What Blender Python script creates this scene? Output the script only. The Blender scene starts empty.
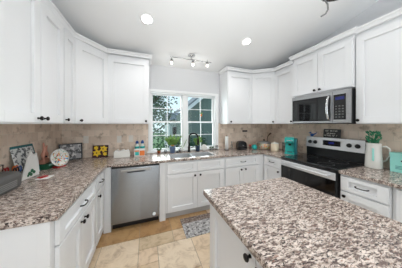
import bpy, bmesh, math, random
from mathutils import Vector, Matrix
S = bpy.context.scene
COL = S.collection
R = math.radians
random.seed(7)

# ------------------------------------------------------------------ camera
cd = bpy.data.cameras.new('camera'); cam = bpy.data.objects.new('camera', cd); COL.objects.link(cam)
cd.sensor_width = 36.0; cd.lens = 36.0 * 150 / 402; cd.shift_y = -10 / 402
cd.clip_start = 0.02; cd.clip_end = 200
cam.location = (0, 0, 1.45); cam.rotation_euler = (R(90), 0, R(-20.1))
S.camera = cam
S.view_settings.view_transform = 'Standard'; S.view_settings.look = 'None'
S.view_settings.gamma = 1; S.view_settings.use_curve_mapping = False
S.view_settings.exposure = 0.13

# ------------------------------------------------------------------ world, sun, daylight
w = bpy.data.worlds.new('sky'); S.world = w; w.use_nodes = True
wn = w.node_tree.nodes; wl = w.node_tree.links
bg = wn['Background']; bg.inputs[1].default_value = 1.1
tc = wn.new('ShaderNodeTexCoord'); sp = wn.new('ShaderNodeSeparateXYZ'); cr = wn.new('ShaderNodeValToRGB')
wl.new(tc.outputs['Generated'], sp.inputs[0]); wl.new(sp.outputs[2], cr.inputs[0]); wl.new(cr.outputs[0], bg.inputs[0])
cr.color_ramp.elements[0].position = 0.0; cr.color_ramp.elements[0].color = (0.80, 0.93, 1.0, 1)
cr.color_ramp.elements[1].position = 0.7; cr.color_ramp.elements[1].color = (0.42, 0.66, 1.0, 1)
def light(name, kind, loc, rot, power, color=(1, 1, 1), **kw):
    d = bpy.data.lights.new(name, kind); d.energy = power; d.color = color
    for k, v in kw.items(): setattr(d, k, v)
    o = bpy.data.objects.new(name, d); COL.objects.link(o); o.location = loc; o.rotation_euler = rot
    return o
def aim(o, dirv): o.rotation_euler = Vector(dirv).to_track_quat('-Z', 'Y').to_euler()
sun = light('sun', 'SUN', (0, 6, 6), (0, 0, 0), 3.0, (1, 0.97, 0.92), angle=R(0.6)); aim(sun, (0.62, -0.50, -0.62))
# added fill light at an unseen rear opening, then daylight through the kitchen window
rl = light('rear_fill_light', 'AREA', (1.0, -3.1, 1.5), (0, 0, 0), 46, (0.96, 0.985, 1.0), shape='RECTANGLE', size=3.4, size_y=2.3); aim(rl, (0, 1, 0.03))
kl = light('kitchen_window_daylight', 'AREA', (0.72, 3.06, 1.5), (0, 0, 0), 22, (0.95, 0.98, 1), shape='RECTANGLE', size=1.2, size_y=1.0); aim(kl, (0, -1, -0.1))

bl = light('added_uplight', 'AREA', (0.3, -0.3, 1.2), (0, 0, 0), 17, (0.96, 0.985, 1.0), shape='RECTANGLE', size=0.8, size_y=0.8, spread=R(110)); aim(bl, (0.15, 0.38, 1))  # added lamp behind the camera, aimed up to brighten the ceiling

# ------------------------------------------------------------------ materials
M = {}
def lin(c): return tuple(((x / 255 + .055) / 1.055) ** 2.4 if x / 255 > .04045 else x / 255 / 12.92 for x in c) + (1,)
def mat(name, rgb, rough=0.5, metal=0.0, spec=0.5, var=0.04, vscale=8, coat=0, emit=None, estr=0, alpha=None, trans=0, bump=0, bscale=200):
    m = bpy.data.materials.new(name); m.use_nodes = True; n = m.node_tree.nodes; l = m.node_tree.links
    b = n['Principled BSDF']; c = lin(rgb)
    b.inputs['Roughness'].default_value = rough; b.inputs['Metallic'].default_value = metal
    b.inputs['Specular IOR Level'].default_value = spec; b.inputs['Coat Weight'].default_value = coat
    b.inputs['Transmission Weight'].default_value = trans
    t = n.new('ShaderNodeTexCoord'); nz = n.new('ShaderNodeTexNoise'); nz.inputs['Scale'].default_value = vscale
    nz.inputs['Detail'].default_value = 3; l.new(t.outputs['Object'], nz.inputs['Vector'])
    mx = n.new('ShaderNodeMix'); mx.data_type = 'RGBA'
    mx.inputs['A'].default_value = tuple(x * (1 - var) for x in c[:3]) + (1,)
    mx.inputs['B'].default_value = tuple(min(1, x * (1 + var)) for x in c[:3]) + (1,)
    l.new(nz.outputs[0], mx.inputs['Factor']); l.new(mx.outputs['Result'], b.inputs['Base Color'])
    if bump:
        n2 = n.new('ShaderNodeTexNoise'); n2.inputs['Scale'].default_value = bscale; l.new(t.outputs['Object'], n2.inputs['Vector'])
        bp = n.new('ShaderNodeBump'); bp.inputs['Strength'].default_value = bump; bp.inputs['Distance'].default_value = 0.002
        l.new(n2.outputs[0], bp.inputs['Height']); l.new(bp.outputs[0], b.inputs['Normal'])
    if emit: b.inputs['Emission Color'].default_value = lin(emit); b.inputs['Emission Strength'].default_value = estr
    M[name] = m; return m
def ramp(n, stops):
    r = n.new('ShaderNodeValToRGB'); e = r.color_ramp.elements
    while len(e) < len(stops): e.new(0.5)
    for i, (p, c) in enumerate(stops): e[i].position = p; e[i].color = lin(c) if max(c) > 1.01 else tuple(c) + (1,)
    return r

mat('white_paint', (233, 234, 236), 0.38, var=0.01)
mat('wall_paint', (216, 217, 220), 0.7, var=0.01)
mat('ceiling_paint', (238, 239, 240), 0.8, var=0.01, bump=0.15, bscale=90)
mat('trim_white', (240, 241, 242), 0.4, var=0.01)
mat('bronze', (38, 34, 34), 0.35, 0.7, var=0.1)
mat('black_plastic', (24, 24, 26), 0.35, var=0.1)
mat('black_gloss', (10, 10, 12), 0.08, var=0.1)
mat('dark_glass', (22, 22, 24), 0.06, spec=0.6, var=0.1)
mat('chrome', (205, 206, 208), 0.16, 1.0, var=0.02)
mat('dark_kick', (196, 196, 197), 0.6)
mat('grey_plastic', (92, 92, 92), 0.4, var=0.05)
mat('silver_plastic', (150, 150, 150), 0.3, 0.6)
mat('teal', (40, 176, 170), 0.3, var=0.05)
mat('teal_dark', (12, 104, 110), 0.35, var=0.05)
mat('mint', (150, 216, 206), 0.45, var=0.04)
mat('ceramic', (228, 226, 220), 0.25, var=0.02)
mat('cream', (222, 205, 180), 0.3, var=0.05)
mat('green_box', (40, 104, 74), 0.5, var=0.2, vscale=40)
mat('leaf', (62, 112, 50), 0.5, var=0.4, vscale=12)
mat('leaf_light', (122, 158, 82), 0.5, var=0.35, vscale=12)
mat('leaf_mint', (58, 140, 100), 0.5, var=0.3, vscale=20)
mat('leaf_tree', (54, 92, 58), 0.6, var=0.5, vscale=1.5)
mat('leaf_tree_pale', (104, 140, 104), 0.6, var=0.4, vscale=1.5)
mat('bark', (92, 82, 70), 0.9, var=0.3)
mat('grass', (88, 120, 68), 0.9, var=0.4, vscale=3)
mat('siding_green', (104, 122, 114), 0.7, var=0.08, vscale=2)
mat('house_white', (225, 228, 228), 0.7)
mat('roof_grey', (120, 126, 130), 0.8, var=0.2, vscale=6)
mat('navy_pot', (62, 82, 104), 0.35, var=0.1)
mat('blue_pot', (128, 150, 190), 0.3, var=0.35, vscale=60)
mat('terracotta', (196, 104, 62), 0.6, var=0.15)
mat('orange', (232, 124, 52), 0.5, var=0.1)
mat('red', (186, 36, 40), 0.45, var=0.1)
mat('coral', (208, 148, 128), 0.5, var=0.1)
mat('blue', (36, 84, 150), 0.4, var=0.1)
mat('paper', (236, 236, 234), 0.7, var=0.03)
mat('paper_grey', (150, 152, 156), 0.7, var=0.3, vscale=60)
mat('yellow', (240, 200, 40), 0.5, var=0.15, vscale=60)
mat('maroon', (64, 22, 26), 0.6, var=0.3, vscale=40)
mat('brown', (84, 52, 36), 0.5, var=0.2)
mat('bulb', (255, 250, 240), 0.3, emit=(255, 246, 232), estr=9)
mat('downlight_lens', (255, 255, 255), 0.3, emit=(255, 252, 246), estr=8)
mat('display', (20, 24, 50), 0.2, emit=(60, 80, 255), estr=0.08)
mat('outlet', (228, 222, 214), 0.4, var=0.01)
mat('letter_white', (225, 222, 214), 0.6)

def glass_mat():
    m = bpy.data.materials.new('window_glass'); m.use_nodes = True; n = m.node_tree.nodes; l = m.node_tree.links
    n.remove(n['Principled BSDF'])
    tr = n.new('ShaderNodeBsdfTransparent'); tr.inputs[0].default_value = (0.94, 0.98, 0.97, 1)
    gl = n.new('ShaderNodeBsdfGlossy'); gl.inputs['Roughness'].default_value = 0.02
    fr = n.new('ShaderNodeFresnel'); fr.inputs[0].default_value = 1.3
    mx = n.new('ShaderNodeMixShader'); l.new(fr.outputs[0], mx.inputs[0]); l.new(tr.outputs[0], mx.inputs[1]); l.new(gl.outputs[0], mx.inputs[2])
    l.new(mx.outputs[0], n['Material Output'].inputs[0]); M['window_glass'] = m
glass_mat()
def clear_glass():
    m = bpy.data.materials.new('clear_glass'); m.use_nodes = True; n = m.node_tree.nodes; l = m.node_tree.links
    n.remove(n['Principled BSDF'])
    tr = n.new('ShaderNodeBsdfTransparent'); tr.inputs[0].default_value = (0.86, 0.88, 0.88, 1)
    gl = n.new('ShaderNodeBsdfGlossy'); gl.inputs['Roughness'].default_value = 0.05
    lw = n.new('ShaderNodeLayerWeight'); lw.inputs[0].default_value = 0.45
    mx = n.new('ShaderNodeMixShader'); l.new(lw.outputs['Facing'], mx.inputs[0]); l.new(tr.outputs[0], mx.inputs[1]); l.new(gl.outputs[0], mx.inputs[2])
    l.new(mx.outputs[0], n['Material Output'].inputs[0]); M['clear_glass'] = m
clear_glass()

def granite():
    m = bpy.data.materials.new('granite'); m.use_nodes = True; n = m.node_tree.nodes; l = m.node_tree.links
    b = n['Principled BSDF']; b.inputs['Roughness'].default_value = 0.16; b.inputs['Specular IOR Level'].default_value = 0.45
    t = n.new('ShaderNodeTexCoord'); mp = n.new('ShaderNodeMapping'); mp.inputs['Rotation'].default_value = (0, 0, R(35))
    mp.inputs['Scale'].default_value = (0.75, 1.9, 1.0); l.new(t.outputs['Object'], mp.inputs[0])
    def noise(s, d=3, r=.55, dist=0.6):
        x = n.new('ShaderNodeTexNoise'); x.inputs['Scale'].default_value = s; x.inputs['Detail'].default_value = d
        x.inputs['Roughness'].default_value = r; x.inputs['Distortion'].default_value = dist
        l.new(mp.outputs[0], x.inputs['Vector']); return x
    def mix(f, a, bb):
        x = n.new('ShaderNodeMix'); x.data_type = 'RGBA'; l.new(f, x.inputs['Factor'])
        for k, v in (('A', a), ('B', bb)):
            if isinstance(v, tuple): x.inputs[k].default_value = lin(v)
            else: l.new(v, x.inputs[k])
        return x.outputs['Result']
    n1 = noise(33); r1 = ramp(n, [(0.38, (126, 110, 103)), (0.47, (192, 177, 166)), (0.62, (226, 213, 203))]); l.new(n1.outputs[0], r1.inputs[0])
    n2 = noise(54, 4, .6, 1.2); r2 = ramp(n, [(0.53, (0, 0, 0)), (0.57, (1, 1, 1))]); l.new(n2.outputs[0], r2.inputs[0])
    c = mix(r2.outputs[0], r1.outputs[0], (104, 88, 83))
    n3 = noise(84, 3, .6, .8); r3 = ramp(n, [(0.56, (0, 0, 0)), (0.60, (1, 1, 1))]); l.new(n3.outputs[0], r3.inputs[0])
    c = mix(r3.outputs[0], c, (44, 34, 34))
    n4 = noise(60, 2, .5, .5); r4 = ramp(n, [(0.64, (0, 0, 0)), (0.70, (1, 1, 1))]); l.new(n4.outputs[0], r4.inputs[0])
    c = mix(r4.outputs[0], c, (150, 112, 98))
    l.new(c, b.inputs['Base Color']); M['granite'] = m
granite()

def backsplash(name, axis):
    m = bpy.data.materials.new(name); m.use_nodes = True; n = m.node_tree.nodes; l = m.node_tree.links
    b = n['Principled BSDF']; b.inputs['Roughness'].default_value = 0.5
    t = n.new('ShaderNodeTexCoord'); sx = n.new('ShaderNodeSeparateXYZ'); cx = n.new('ShaderNodeCombineXYZ')
    l.new(t.outputs['Object'], sx.inputs[0]); l.new(sx.outputs[axis], cx.inputs[0]); l.new(sx.outputs[2], cx.inputs[1])
    br = n.new('ShaderNodeTexBrick'); br.offset = 0.5; br.inputs['Scale'].default_value = 1.0
    br.inputs['Brick Width'].default_value = 0.104; br.inputs['Row Height'].default_value = 0.104
    br.inputs['Mortar Size'].default_value = 0.0035; br.inputs['Mortar Smooth'].default_value = 0.3
    br.inputs['Color1'].default_value = lin((246, 228, 212)); br.inputs['Color2'].default_value = lin((220, 199, 181)); br.inputs['Mortar'].default_value = lin((226, 212, 196))
    l.new(cx.outputs[0], br.inputs['Vector'])
    nz = n.new('ShaderNodeTexNoise'); nz.inputs['Scale'].default_value = 9; nz.inputs['Detail'].default_value = 6; nz.inputs['Roughness'].default_value = .65; l.new(t.outputs['Object'], nz.inputs['Vector'])
    rp = ramp(n, [(0.34, (0.60, 0.56, 0.52)), (0.45, (0.95, 0.94, 0.93)), (0.7, (1, 1, 1))]); l.new(nz.outputs[0], rp.inputs[0])
    mu = n.new('ShaderNodeMix'); mu.data_type = 'RGBA'; mu.blend_type = 'MULTIPLY'; mu.inputs['Factor'].default_value = 1
    l.new(br.outputs[0], mu.inputs['A']); l.new(rp.outputs[0], mu.inputs['B']); l.new(mu.outputs['Result'], b.inputs['Base Color'])
    bp = n.new('ShaderNodeBump'); bp.inputs['Strength'].default_value = 0.4; bp.inputs['Distance'].default_value = 0.002; bp.invert = True
    l.new(br.outputs['Fac'], bp.inputs['Height']); l.new(bp.outputs[0], b.inputs['Normal'])
    M[name] = m
backsplash('tile_back', 0); backsplash('tile_side', 1)

def travertine():
    m = bpy.data.materials.new('travertine'); m.use_nodes = True; n = m.node_tree.nodes; l = m.node_tree.links
    b = n['Principled BSDF']; b.inputs['Roughness'].default_value = 0.35
    at = n.new('ShaderNodeVertexColor'); at.layer_name = 'tile_colour'
    t = n.new('ShaderNodeTexCoord'); nz = n.new('ShaderNodeTexNoise'); nz.inputs['Scale'].default_value = 7; nz.inputs['Detail'].default_value = 7; nz.inputs['Roughness'].default_value = .7; nz.inputs['Distortion'].default_value = 1
    l.new(t.outputs['Object'], nz.inputs['Vector'])
    rp = ramp(n, [(0.32, (0.60, 0.53, 0.46)), (0.5, (0.92, 0.90, 0.86)), (0.68, (1, 1, 1))]); l.new(nz.outputs[0], rp.inputs[0])
    mu = n.new('ShaderNodeMix'); mu.data_type = 'RGBA'; mu.blend_type = 'MULTIPLY'; mu.inputs['Factor'].default_value = 1
    l.new(at.outputs[0], mu.inputs['A']); l.new(rp.outputs[0], mu.inputs['B']); l.new(mu.outputs['Result'], b.inputs['Base Color'])
    M['travertine'] = m
travertine()

def steel(name, rgb, axis_scale, rough=0.28, metal=1.0, aniso=0.0):
    m = bpy.data.materials.new(name); m.use_nodes = True; n = m.node_tree.nodes; l = m.node_tree.links
    b = n['Principled BSDF']; b.inputs['Metallic'].default_value = metal
    t = n.new('ShaderNodeTexCoord'); mp = n.new('ShaderNodeMapping'); mp.inputs['Scale'].default_value = axis_scale; l.new(t.outputs['Object'], mp.inputs[0])
    nz = n.new('ShaderNodeTexNoise'); nz.inputs['Scale'].default_value = 1; nz.inputs['Detail'].default_value = 2; l.new(mp.outputs[0], nz.inputs['Vector'])
    c = lin(rgb); rp = ramp(n, [(0.3, tuple(x * .93 for x in c[:3])), (0.7, tuple(min(1, x * 1.05) for x in c[:3]))]); l.new(nz.outputs[0], rp.inputs[0]); l.new(rp.outputs[0], b.inputs['Base Color'])
    mr = n.new('ShaderNodeMapRange'); mr.inputs['To Min'].default_value = rough - .04; mr.inputs['To Max'].default_value = rough + .06
    l.new(nz.outputs[0], mr.inputs['Value']); l.new(mr.outputs[0], b.inputs['Roughness'])
    b.inputs['Anisotropic'].default_value = aniso
    if aniso:
        b.inputs['Anisotropic Rotation'].default_value = 0.25
        cv = n.new('ShaderNodeCombineXYZ'); cv.inputs[0].default_value = 1; vt = n.new('ShaderNodeVectorTransform'); vt.vector_type = 'VECTOR'; vt.convert_from = 'OBJECT'; vt.convert_to = 'WORLD'
        l.new(cv.outputs[0], vt.inputs[0]); l.new(vt.outputs[0], b.inputs['Tangent'])
    M[name] = m
steel('steel', (172, 172, 174), (2, 2, 400))
steel('steel_dark', (140, 140, 143), (2, 2, 400), 0.3)
steel('steel_brushed', (146, 150, 156), (2, 2, 400), 0.21, 1.0, 0.95)
steel('steel_light', (222, 222, 224), (2, 2, 400), 0.4, 0.55)
steel('steel_sink', (205, 206, 208), (20, 20, 20), 0.45, 0.7)

def patterned(name, base, spots, scale, thr=0.55, rough=0.6):
    """base colour with blotches of other colours (printed patterns, foliage prints, rugs)"""
    m = bpy.data.materials.new(name); m.use_nodes = True; n = m.node_tree.nodes; l = m.node_tree.links
    b = n['Principled BSDF']; b.inputs['Roughness'].default_value = rough
    t = n.new('ShaderNodeTexCoord'); prev = None
    for i, sc in enumerate(spots):
        nz = n.new('ShaderNodeTexNoise'); nz.inputs['Scale'].default_value = scale * (1 + .23 * i); nz.inputs['Detail'].default_value = 2
        mp = n.new('ShaderNodeMapping'); mp.inputs['Location'].default_value = (3.1 * i + 1, 1.7 * i, 2.3 * i); l.new(t.outputs['Object'], mp.inputs[0]); l.new(mp.outputs[0], nz.inputs['Vector'])
        r = ramp(n, [(thr, (0, 0, 0)), (thr + .04, (1, 1, 1))]); l.new(nz.outputs[0], r.inputs[0])
        mx = n.new('ShaderNodeMix'); mx.data_type = 'RGBA'; l.new(r.outputs[0], mx.inputs['Factor'])
        if prev is None: mx.inputs['A'].default_value = lin(base)
        else: l.new(prev, mx.inputs['A'])
        mx.inputs['B'].default_value = lin(sc); prev = mx.outputs['Result']
    l.new(prev, b.inputs['Base Color']); M[name] = m
patterned('rug_print', (168, 166, 166), [(108, 104, 104), (206, 204, 202)], 24, 0.54, 0.9)
patterned('rug_brown', (128, 112, 104), [(92, 80, 76), (160, 148, 140)], 24, 0.54, 0.9)
patterned('plate_print', (236, 236, 232), [(60, 140, 190), (210, 70, 60), (240, 170, 60), (60, 150, 110)], 30, 0.60, 0.3)
patterned('photo_print', (150, 148, 150), [(90, 90, 94), (200, 198, 198), (60, 58, 60)], 18, 0.56, 0.3)
patterned('floral_crock', (196, 186, 170), [(230, 190, 90), (220, 110, 90), (120, 150, 90)], 26, 0.58, 0.3)
patterned('label_print', (240, 236, 228), [(232, 120, 50), (60, 160, 160), (240, 180, 90)], 50, 0.5, 0.4)
patterned('sheet_print', (226, 228, 228), [(120, 124, 128), (90, 96, 100)], 26, 0.56, 0.6)

# ------------------------------------------------------------------ mesh helpers
class MB:
    def __init__(s): s.bm = bmesh.new(); s.M = Matrix.Identity(4)
    def _x(s, vs):
        for v in vs: v.co = s.M @ v.co
    def box(s, a, b, mi=0):
        x0, x1 = sorted((a[0], b[0])); y0, y1 = sorted((a[1], b[1])); z0, z1 = sorted((a[2], b[2]))
        v = [s.bm.verts.new(p) for p in ((x0, y0, z0), (x1, y0, z0), (x1, y1, z0), (x0, y1, z0), (x0, y0, z1), (x1, y0, z1), (x1, y1, z1), (x0, y1, z1))]
        for q in ((3, 2, 1, 0), (4, 5, 6, 7), (0, 1, 5, 4), (1, 2, 6, 5), (2, 3, 7, 6), (3, 0, 4, 7)):
            f = s.bm.faces.new([v[i] for i in q]); f.material_index = mi
        s._x(v); return s
    def prism(s, pts, z0, z1, mi=0, plane='xy'):
        def P(p, z): return {'xy': (p[0], p[1], z), 'xz': (p[0], z, p[1]), 'yz': (z, p[0], p[1])}[plane]
        a = [s.bm.verts.new(P(p, z0)) for p in pts]; b = [s.bm.verts.new(P(p, z1)) for p in pts]
        k = len(pts); fs = [s.bm.faces.new(a[::-1]), s.bm.faces.new(b)]
        for i in range(k): fs.append(s.bm.faces.new((a[i], a[(i + 1) % k], b[(i + 1) % k], b[i])))
        for f in fs: f.material_index = mi
        s._x(a + b); return s
    def lathe(s, prof, c=(0, 0, 0), seg=20, axis='z', mi=0, smooth=True):
        rings = []
        for r, h in prof:
            if r < 1e-5: rings.append([s.bm.verts.new(s._ax(0, 0, h, c, axis))])
            else: rings.append([s.bm.verts.new(s._ax(r * math.cos(2 * math.pi * i / seg), r * math.sin(2 * math.pi * i / seg), h, c, axis)) for i in range(seg)])
        for A, B in zip(rings, rings[1:]):
            for i in range(seg):
                j = (i + 1) % seg
                if len(A) == 1 and len(B) == 1: continue
                if len(A) == 1: vs = (A[0], B[i], B[j])
                elif len(B) == 1: vs = (A[i], A[j], B[0])
                else: vs = (A[i], A[j], B[j], B[i])
                f = s.bm.faces.new(vs); f.smooth = smooth; f.material_index = mi
        for q in rings: s._x(q)
        return s
    @staticmethod
    def _ax(x, y, h, c, axis):
        if axis == 'z': p = (x, y, h)
        elif axis == 'y': p = (x, h, y)
        else: p = (h, x, y)
        return (p[0] + c[0], p[1] + c[1], p[2] + c[2])
    def cyl(s, c, r, h, axis='z', seg=18, mi=0, r2=None):
        r2 = r if r2 is None else r2
        return s.lathe([(0, 0), (r, 0), (r, 0), (r2, h), (r2, h), (0, h)], c, seg, axis, mi, smooth=True)
    def tube(s, pts, r, seg=8, mi=0, close=False):
        pts = [Vector(p) for p in pts]; rings = []; n = len(pts); up = None
        for i, p in enumerate(pts):
            if close: d = (pts[(i + 1) % n] - pts[i - 1])
            else: d = (pts[min(i + 1, n - 1)] - pts[max(i - 1, 0)])
            d.normalize()
            if up is None: up = Vector((0, 0, 1)) if abs(d.z) < .9 else Vector((1, 0, 0))
            a = d.cross(up).normalized(); b = a.cross(d).normalized(); up = b
            rr = r[i] if isinstance(r, (list, tuple)) else r
            rings.append([s.bm.verts.new(p + a * rr * math.cos(2 * math.pi * k / seg) + b * rr * math.sin(2 * math.pi * k / seg)) for k in range(seg)])
        pairs = list(zip(rings, rings[1:])) + ([(rings[-1], rings[0])] if close else [])
        for A, B in pairs:
            for k in range(seg):
                f = s.bm.faces.new((A[k], A[(k + 1) % seg], B[(k + 1) % seg], B[k])); f.smooth = True; f.material_index = mi
        if not close:
            for q in (rings[0], rings[-1]):
                f = s.bm.faces.new(q); f.material_index = mi
        for q in rings: s._x(q)
        return s
    def leaf(s, p, d, L, W, mi=0):
        p = Vector(p); d = Vector(d).normalized(); sd = d.cross(Vector((random.uniform(-1, 1), random.uniform(-1, 1), random.uniform(-1, 1)))).normalized()
        a = [p, p + d * L * .5 + sd * W * .5, p + d * L, p + d * L * .5 - sd * W * .5]
        f = s.bm.faces.new([s.bm.verts.new(s.M @ q) for q in a]); f.material_index = mi; return s
    def out(s, name, mats, parent=None, bevel=0, normals=True, loc=None, rotz=0):
        if normals: bmesh.ops.recalc_face_normals(s.bm, faces=s.bm.faces)
        me = bpy.data.meshes.new(name); s.bm.to_mesh(me); s.bm.free()
        if not isinstance(mats, (list, tuple)): mats = [mats]
        for m in mats: me.materials.append(M[m])
        o = bpy.data.objects.new(name, me); COL.objects.link(o)
        if parent is not None: o.parent = parent
        if loc is not None: o.location = loc
        o.rotation_euler.z = rotz
        if bevel:
            b = o.modifiers.new('b', 'BEVEL'); b.width = bevel; b.segments = 2; b.limit_method = 'ANGLE'; b.angle_limit = R(40)
        return o
def thing(name, label, cat, loc=(0, 0, 0), rotz=0, group=None):
    o = bpy.data.objects.new(name, None); COL.objects.link(o); o.location = loc; o.rotation_euler = (0, 0, rotz)
    o.empty_display_size = 0.1
    return tag(o, label, cat, group)
def tag(o, label, cat, group=None):
    o['label'] = label; o['category'] = cat
    if group: o['group'] = group
    return o
def struct(o): o['kind'] = 'structure'; return o
def bx(name, a, b, m, parent=None, bevel=0): return MB().box(a, b).out(name, m, parent, bevel)

# ------------------------------------------------------------------ room
XL, XR, YB, YF = -1.22, 2.76, 2.89, -3.2
CZ = lambda y: 2.54 + 0.25 * (YB - abs(y) if y >= 0 else YB + y)      # vaulted ceiling, ridge over y = 0
# floor: grout bed with travertine tiles in a versailles layout
def floor_mesh():
    mb = MB(); mb.box((XL, YF, -0.12), (XR, YB, -0.006), 1)
    g = 0.205; ox, oy = -0.08, 2.06
    lay = mb.bm.loops.layers.float_color.new('tile_colour')
    nx0, nx1 = int((XL - ox) / g) - 1, int((XR - ox) / g) + 1; ny0, ny1 = int((YF - oy) / g) - 1, int((YB - oy) / g) + 1
    used = {}
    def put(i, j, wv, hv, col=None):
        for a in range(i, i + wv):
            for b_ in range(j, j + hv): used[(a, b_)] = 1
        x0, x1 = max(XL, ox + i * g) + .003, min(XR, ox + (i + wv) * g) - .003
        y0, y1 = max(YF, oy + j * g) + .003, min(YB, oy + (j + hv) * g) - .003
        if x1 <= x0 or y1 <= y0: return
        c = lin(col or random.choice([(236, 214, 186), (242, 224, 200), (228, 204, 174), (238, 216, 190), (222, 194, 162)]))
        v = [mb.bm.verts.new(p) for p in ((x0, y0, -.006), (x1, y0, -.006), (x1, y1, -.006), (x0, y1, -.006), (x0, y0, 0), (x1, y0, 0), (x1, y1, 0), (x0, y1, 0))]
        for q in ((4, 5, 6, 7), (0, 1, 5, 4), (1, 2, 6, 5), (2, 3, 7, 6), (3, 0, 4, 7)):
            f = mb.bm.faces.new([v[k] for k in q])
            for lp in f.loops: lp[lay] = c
    def free(i, j, wv, hv): return all((a, b_) not in used for a in range(i, i + wv) for b_ in range(j, j + hv))
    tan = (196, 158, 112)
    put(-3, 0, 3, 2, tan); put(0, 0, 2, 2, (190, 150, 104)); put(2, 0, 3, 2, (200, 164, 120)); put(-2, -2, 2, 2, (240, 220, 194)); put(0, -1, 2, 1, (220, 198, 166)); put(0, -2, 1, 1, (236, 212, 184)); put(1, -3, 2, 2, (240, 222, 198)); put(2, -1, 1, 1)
    for j in range(ny0, ny1 + 1):
        for i in range(nx0, nx1 + 1):
            if (i, j) in used: continue
            opts = [(3, 2), (2, 2), (2, 3), (2, 1), (1, 2), (1, 1)]; random.shuffle(opts); opts.sort(key=lambda q: (-(q[0] * q[1]) + random.choice([0, 2, 4])))
            for wv, hv in opts:
                if free(i, j, wv, hv): put(i, j, wv, hv); break
    mb.M = Matrix.Identity(4)
    return mb
mat('grout', (172, 156, 134), 0.9)
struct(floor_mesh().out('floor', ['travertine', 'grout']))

# back wall with window opening
WX0, WX1, WZ0, WZ1 = 0.078, 1.392, 0.95, 2.045
mb = MB(); t = 0.16
mb.box((XL - .16, YB, -.1), (WX0, YB + t, 3.4)); mb.box((WX1, YB, -.1), (XR + .16, YB + t, 3.4)); mb.box((WX0, YB, -.1), (WX1, YB + t, WZ0)); mb.box((WX0, YB, WZ1), (WX1, YB + t, 3.4))
struct(mb.out('wall_back', 'wall_paint'))
struct(bx('wall_left', (XL - .16, YF - .1, -.1), (XL, YB, 3.5), 'wall_paint'))
struct(bx('wall_right', (XR, YF - .1, -.1), (XR + .16, YB, 3.5), 'wall_paint'))
# unseen rear wall behind the viewer, wide glazed opening added to let light in
mb = MB(); mb.box((XL, YF - .12, -.1), (-0.9, YF, 3.5)); mb.box((2.6, YF - .12, -.1), (XR, YF, 3.5)); mb.box((-0.9, YF - .12, 2.3), (2.6, YF, 3.5))
struct(mb.out('wall_front', 'wall_paint'))
mb = MB()
for x in (-0.9, 0.25, 1.4, 2.54): mb.box((x, YF - .08, 0), (x + .06, YF - .03, 2.3))
mb.box((-0.9, YF - .08, 2.24), (2.6, YF - .03, 2.3)); mb.box((-0.9, YF - .08, 0), (2.6, YF - .03, .06))
dr = struct(mb.out('door_1', 'trim_white')); struct(bx('glass', (-0.88, YF - .06, .03), (2.58, YF - .054, 2.27), 'window_glass', dr))
mb = MB(); e = .12
mb.prism([(YB + .16, CZ(YB) - .04), (0, CZ(0)), (0, CZ(0) + e), (YB + .16, CZ(YB) + e)], XL - .1, XR + .1, plane='yz')
mb.prism([(0, CZ(0)), (YF - .1, CZ(YF)), (YF - .1, CZ(YF) + e), (0, CZ(0) + e)], XL - .1, XR + .1, plane='yz')
struct(mb.out('ceiling', 'ceiling_paint'))
# backsplash tiling
mb = MB(); mb.box((XL + .012, YB - .012, .90), (0.036, YB, 1.47)); mb.box((1.449, YB - .012, .90), (XR - .012, YB, 1.47)); mb.box((0.036, YB - .012, .90), (1.449, YB, .921))
tb = struct(mb.out('trim_1', 'tile_back'))
tl = struct(bx('trim_2', (XL, 1.14, .90), (XL + .012, YB, 1.47), 'tile_side'))
tr_ = struct(bx('trim_3', (XR - .012, -.2, .90), (XR, YB, 1.47), 'tile_side'))

# ------------------------------------------------------------------ kitchen window
wy = YB + .05
mb = MB()
mb.box((WX0 - .04, YB - .018, WZ0 + .003), (WX0, YB, WZ1 + .045)); mb.box((WX1, YB - .018, WZ0 + .003), (WX1 + .055, YB, WZ1 + .045)); mb.box((WX0, YB - .018, WZ1), (WX1, YB, WZ1 + .045))
mb.box((WX0 + .0005, YB + .0005, WZ0 + .003), (WX0 + .012, YB + .15, WZ1 - .0005)); mb.box((WX1 - .012, YB + .0005, WZ0 + .003), (WX1 - .0005, YB + .15, WZ1 - .0005)); mb.box((WX0 + .0125, YB + .0005, WZ1 - .012), (WX1 - .0125, YB + .15, WZ1 - .0005))
win = struct(mb.out('window_1', 'trim_white', bevel=.003))
struct(bx('window_sill', (WX0 - .06, YB - .03, WZ0 - .028), (WX1 + .06, YB + .15, WZ0 + .002), 'trim_white', win, .004))
MXc = 0.735
mb = MB(); mb.box((MXc - .045, wy - .01, WZ0 + .003), (MXc + .045, wy + .08, WZ1 - .0125)); struct(mb.out('mullion', 'trim_white', win, .002))
def sash(x0, x1, z0, z1, y, nm):
    mb = MB(); f = .028
    mb.box((x0, y, z0), (x0 + f, y + .03, z1)); mb.box((x1 - f, y, z0), (x1, y + .03, z1)); mb.box((x0 + f, y, z0), (x1 - f, y + .03, z0 + f)); mb.box((x0 + f, y, z1 - f), (x1 - f, y + .03, z1))
    xm = (x0 + x1) / 2; zm = (z0 + z1) / 2
    mb.box((xm - .006, y + .008, z0 + f), (xm + .006, y + .022, z1 - f)); mb.box((x0 + f, y + .009, zm - .006), (xm - .006, y + .021, zm + .006)); mb.box((xm + .006, y + .009, zm - .006), (x1 - f, y + .021, zm + .006))
    o = struct(mb.out(nm, 'trim_white', win, .0015)); struct(bx('pane', (x0 + .02, y + .013, z0 + .02), (x1 - .02, y + .017, z1 - .02), 'window_glass', o))
zr = 1.49
for x0, x1 in ((WX0 + .012, MXc - .045), (MXc + .045, WX1 - .012)):
    sash(x0, x1, zr - .016, WZ1 - .0125, wy + .045, 'upper_sash'); sash(x0, x1, WZ0 + .003, zr + .016, wy + .012, 'lower_sash')

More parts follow.
